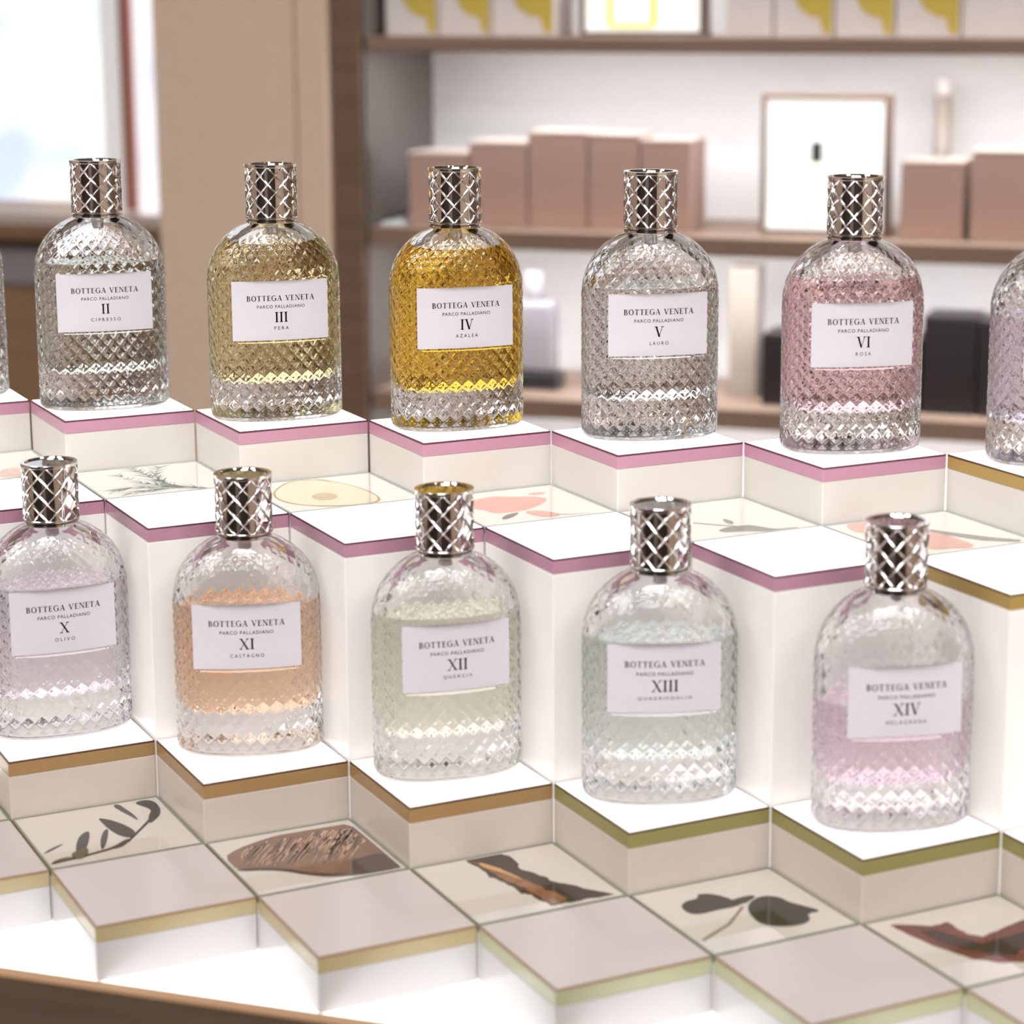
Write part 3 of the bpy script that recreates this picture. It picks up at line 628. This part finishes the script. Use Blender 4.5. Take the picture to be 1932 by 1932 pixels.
# ---- lettering: a serif alphabet drawn stroke by stroke, sans lines from the built-in font
def rect(x0, x1, y0, y1): return [(x0, y0), (x1, y0), (x1, y1), (x0, y1)]
def diag(xb, xt, w, y0=0.0, y1=1.0): return [(xb, y0), (xb + w, y0), (xt + w, y1), (xt, y1)]
def ring(cx, cy, rx, ry, tx, ty, a0, a1, n=28):
    q = []
    for i in range(n):
        A, B = (math.radians(a0 + (a1 - a0) * k / n) for k in (i, i + 1))
        q.append([(cx + rx * math.cos(A), cy + ry * math.sin(A)), (cx + rx * math.cos(B), cy + ry * math.sin(B)),
                  (cx + (rx - tx) * math.cos(B), cy + (ry - ty) * math.sin(B)), (cx + (rx - tx) * math.cos(A), cy + (ry - ty) * math.sin(A))])
    return q
TK, HN = 0.16, 0.07
def glyph(c):
    T, h = TK, HN
    if c == 'I': return .40, [rect(.2 - T / 2, .2 + T / 2, 0, 1), rect(.04, .36, 0, h), rect(.04, .36, 1 - h, 1)]
    if c == 'V': return .84, [diag(.36, .06, T), diag(.40, .70, .055), rect(-.02, .28, 1 - h, 1), rect(.60, .86, 1 - h, 1)]
    if c == 'X': return .86, [diag(.64, .06, T), diag(.06, .68, .055), rect(-.01, .26, 1 - h, 1), rect(.58, .84, 1 - h, 1), rect(-.02, .24, 0, h), rect(.56, .86, 0, h)]
    if c == 'B': return .66, [rect(.08, .08 + T, 0, 1), rect(0, .36, 0, h), rect(0, .34, 1 - h, 1), rect(.14, .34, .5, .5 + h)] + ring(.32, .76, .25, .24, T * .95, h, -90, 90) + ring(.34, .27, .29, .27, T, h, -90, 90)
    if c == 'O': return .86, ring(.42, .5, .41, .52, T, h, 0, 360, 44)
    if c == 'T': return .72, [rect(.34 - T / 2, .34 + T / 2, 0, 1), rect(.0, .68, 1 - h, 1), rect(0, .045, .8, 1), rect(.635, .68, .8, 1), rect(.2, .48, 0, h)]
    if c == 'E': return .62, [rect(.08, .08 + T, 0, 1), rect(0, .54, 1 - h, 1), rect(0, .56, 0, h), rect(.14, .44, .49, .49 + h), rect(.5, .54, .82, 1), rect(.52, .56, 0, .2), rect(.40, .44, .42, .6)]
    if c == 'G': return .88, ring(.44, .5, .43, .52, T, h, 52, 340, 36) + [rect(.72 - T / 2, .72 + T / 2, .06, .46), rect(.56, .88, .44, .44 + h), rect(.72, .76, .70, .98)]
    if c == 'A': return .80, [diag(.06, .36, .05), diag(.60, .32, T), rect(.18, .62, .32, .32 + h), rect(-.04, .2, 0, h), rect(.5, .82, 0, h)]
    if c == 'N': return .84, [rect(.08, .135, 0, 1), rect(.68, .735, 0, 1), diag(.62, .08, T * 1.05), rect(-.02, .24, 0, h), rect(-.02, .2, 1 - h, 1), rect(.58, .84, 1 - h, 1)]
    return .34, []
def serif(txt, height, space, cz, width=None):
    x = 0; Q = []
    for c in txt:
        w, qs = glyph(c); Q += [[(x + px, py) for px, py in q] for q in qs]; x += w + space
    x -= space; k = height if width is None else width / x
    return [[((px - x / 2) * k, cz + (py - .5) * height) for px, py in q] for q in Q]
def sans(txt, height, width, cz, sp=1.15):
    cu = bpy.data.curves.new('lettering_source', 'FONT'); cu.body = txt; cu.size = 1.0; cu.space_character = sp; cu.resolution_u = 3
    ob = bpy.data.objects.new('lettering_source', cu); COL.objects.link(ob)
    me = bpy.data.meshes.new_from_object(ob.evaluated_get(bpy.context.evaluated_depsgraph_get()))
    v = np.array([p.co[:2] for p in me.vertices]); f = [tuple(p.vertices) for p in me.polygons]
    bpy.data.objects.remove(ob); bpy.data.curves.remove(cu); bpy.data.meshes.remove(me)
    lo, hi = v.min(0), v.max(0)
    v = np.stack([((v[:, 0] - (lo[0] + hi[0]) / 2) / (hi[0] - lo[0])) * width, cz + ((v[:, 1] - (lo[1] + hi[1]) / 2) / (hi[1] - lo[1])) * height], 1)
    return v, f
def lettering(num, name, parent):
    top = LZ + LH; h2 = 2 * LH
    V, F, mi = [], [], []
    def add(poly_v, poly_f, m):
        b = len(V); V.extend([(x * S, (panel_y(x) - .0072) * S, z * S) for x, z in poly_v]); F.extend([tuple(b + i for i in f) for f in poly_f]); mi.extend([m] * len(poly_f))
    for q in serif('BOTTEGA VENETA', .039, .13, top - .290 * h2, .495): add(q, [tuple(range(len(q)))], 0)
    v, f = sans('PARCO PALLADIANO', .023, .350, top - .432 * h2); add(v, f, 1)
    for q in serif(num, .074, .06, top - .610 * h2): add(q, [tuple(range(len(q)))], 0)
    if name:
        v, f = sans(name, .024, .0285 * len(name) - .008, top - .795 * h2, 1.55); add(v, f, 1)
    me = mk('lettering', V, F, [M['ink'], M['ink2']], False, mi)
    return link('lettering', me, parent)

# numeral, name, cell, row, (dx, dy, yaw), liquid level, liquid colour, words for the label
BT = [
 ('I', '', -1, -1, 0, (-.03, .02, -.16), 1.10, (0.93, 0.93, 0.92), 'colourless', 'cut off at left edge of back row'),
 ('II', 'CIPRESSO', 0, 0, 0, (-.036, .035, -.156), 1.10, (0.92, 0.93, 0.9), 'colourless grey', 'in the back row'),
 ('III', 'PERA', 1, 1, 0, (-.026, 0, -.165), 1.285, (0.96, 0.91, 0.7), 'pale yellow', 'in the back row'),
 ('IV', 'AZALEA', 2, 2, 0, (.004, .025, -.155), 1.285, (0.98, 0.81, 0.32), 'amber', 'in the back row'),
 ('V', 'LAURO', 3, 3, 0, (.063, .066, -.275), 1.06, (0.96, 0.96, 0.955), 'colourless', 'in the back row'),
 ('VI', 'ROSA', 4, 4, 0, (.048, .003, -.311), 1.175, (0.97, 0.85, 0.88), 'pink', 'in the back row'),
 ('VII', '', 5, 5, 0, (.05, .02, -.30), 0.98, (0.93, 0.9, 0.96), 'pale lilac', 'cut off at right edge of back row'),
 ('X', 'OLIVO', -1, 2, 3, (.018, .097, -.059), 1.04, (0.96, 0.93, 0.955), 'pale lavender', 'in the front row'),
 ('XI', 'CASTAGNO', 0, 3, 3, (.051, .138, -.351), 1.00, (0.99, 0.86, 0.75), 'peach', 'in the front row'),
 ('XII', 'QUERCIA', 1, 4, 3, (.031, .098, -.150), 1.065, (0.998, 0.992, 0.94), 'cream yellow', 'in the front row'),
 ('XIII', 'QUADRIFOGLIO', 2, 5, 3, (.028, .073, -.382), 1.035, (0.962, 0.985, 0.974), 'pale green', 'in the front row'),
 ('XIV', 'MELAGRANA', 3, 6, 3, (.050, .019, -.299), 0.78, (0.975, 0.9, 0.95), 'lilac pink', 'in the front row')]
for num, nm, a, b, d, (dx, dy, yaw), lev, colr, cw, where in BT:
    lx, ly = a + .5 + dx, -b - .5 + dy
    t = empty('perfume_bottle', ((lx - ly) * RT * S, (lx + ly) * RT * S, zl(d) + .0001), math.pi / 4 + yaw)
    tag(t, 'quilted bottle of %s perfume numbered %s %s' % (cw, num, where), 'perfume bottle', 'quilted perfume bottles')
    gb = link('glass_body', GLASS_ME, t)
    mi_ = glass('liquid_%s_in_glass' % num.lower(), colr + (1,), 1.34 / 1.5); mt_ = glass('liquid_%s_surface' % num.lower(), colr + (1,), 1.34)
    lq = link('liquid', cav_mesh('liquid', ZB, lev, mi_, mt_), t); lq['label'] = cw + ' liquid'
    link('inner_wall', cav_mesh('inner_wall', lev, 1.43, M['air'], None, True, nr=30), gb)
    link('pump_stem', TUBE_ME, t)
    lb = link('paper_label', LABEL_ME, t); lb['label'] = 'white paper label'
    lettering(num, nm, lb)
    cp = link('cap', CAP_ME, t); cp['label'] = 'chrome cap with diamond lattice'
    link('lattice', LAT_ME, cp); link('collar', COL_ME, cp)
    for rm in RIM_ME: link('rim', rm, cp)
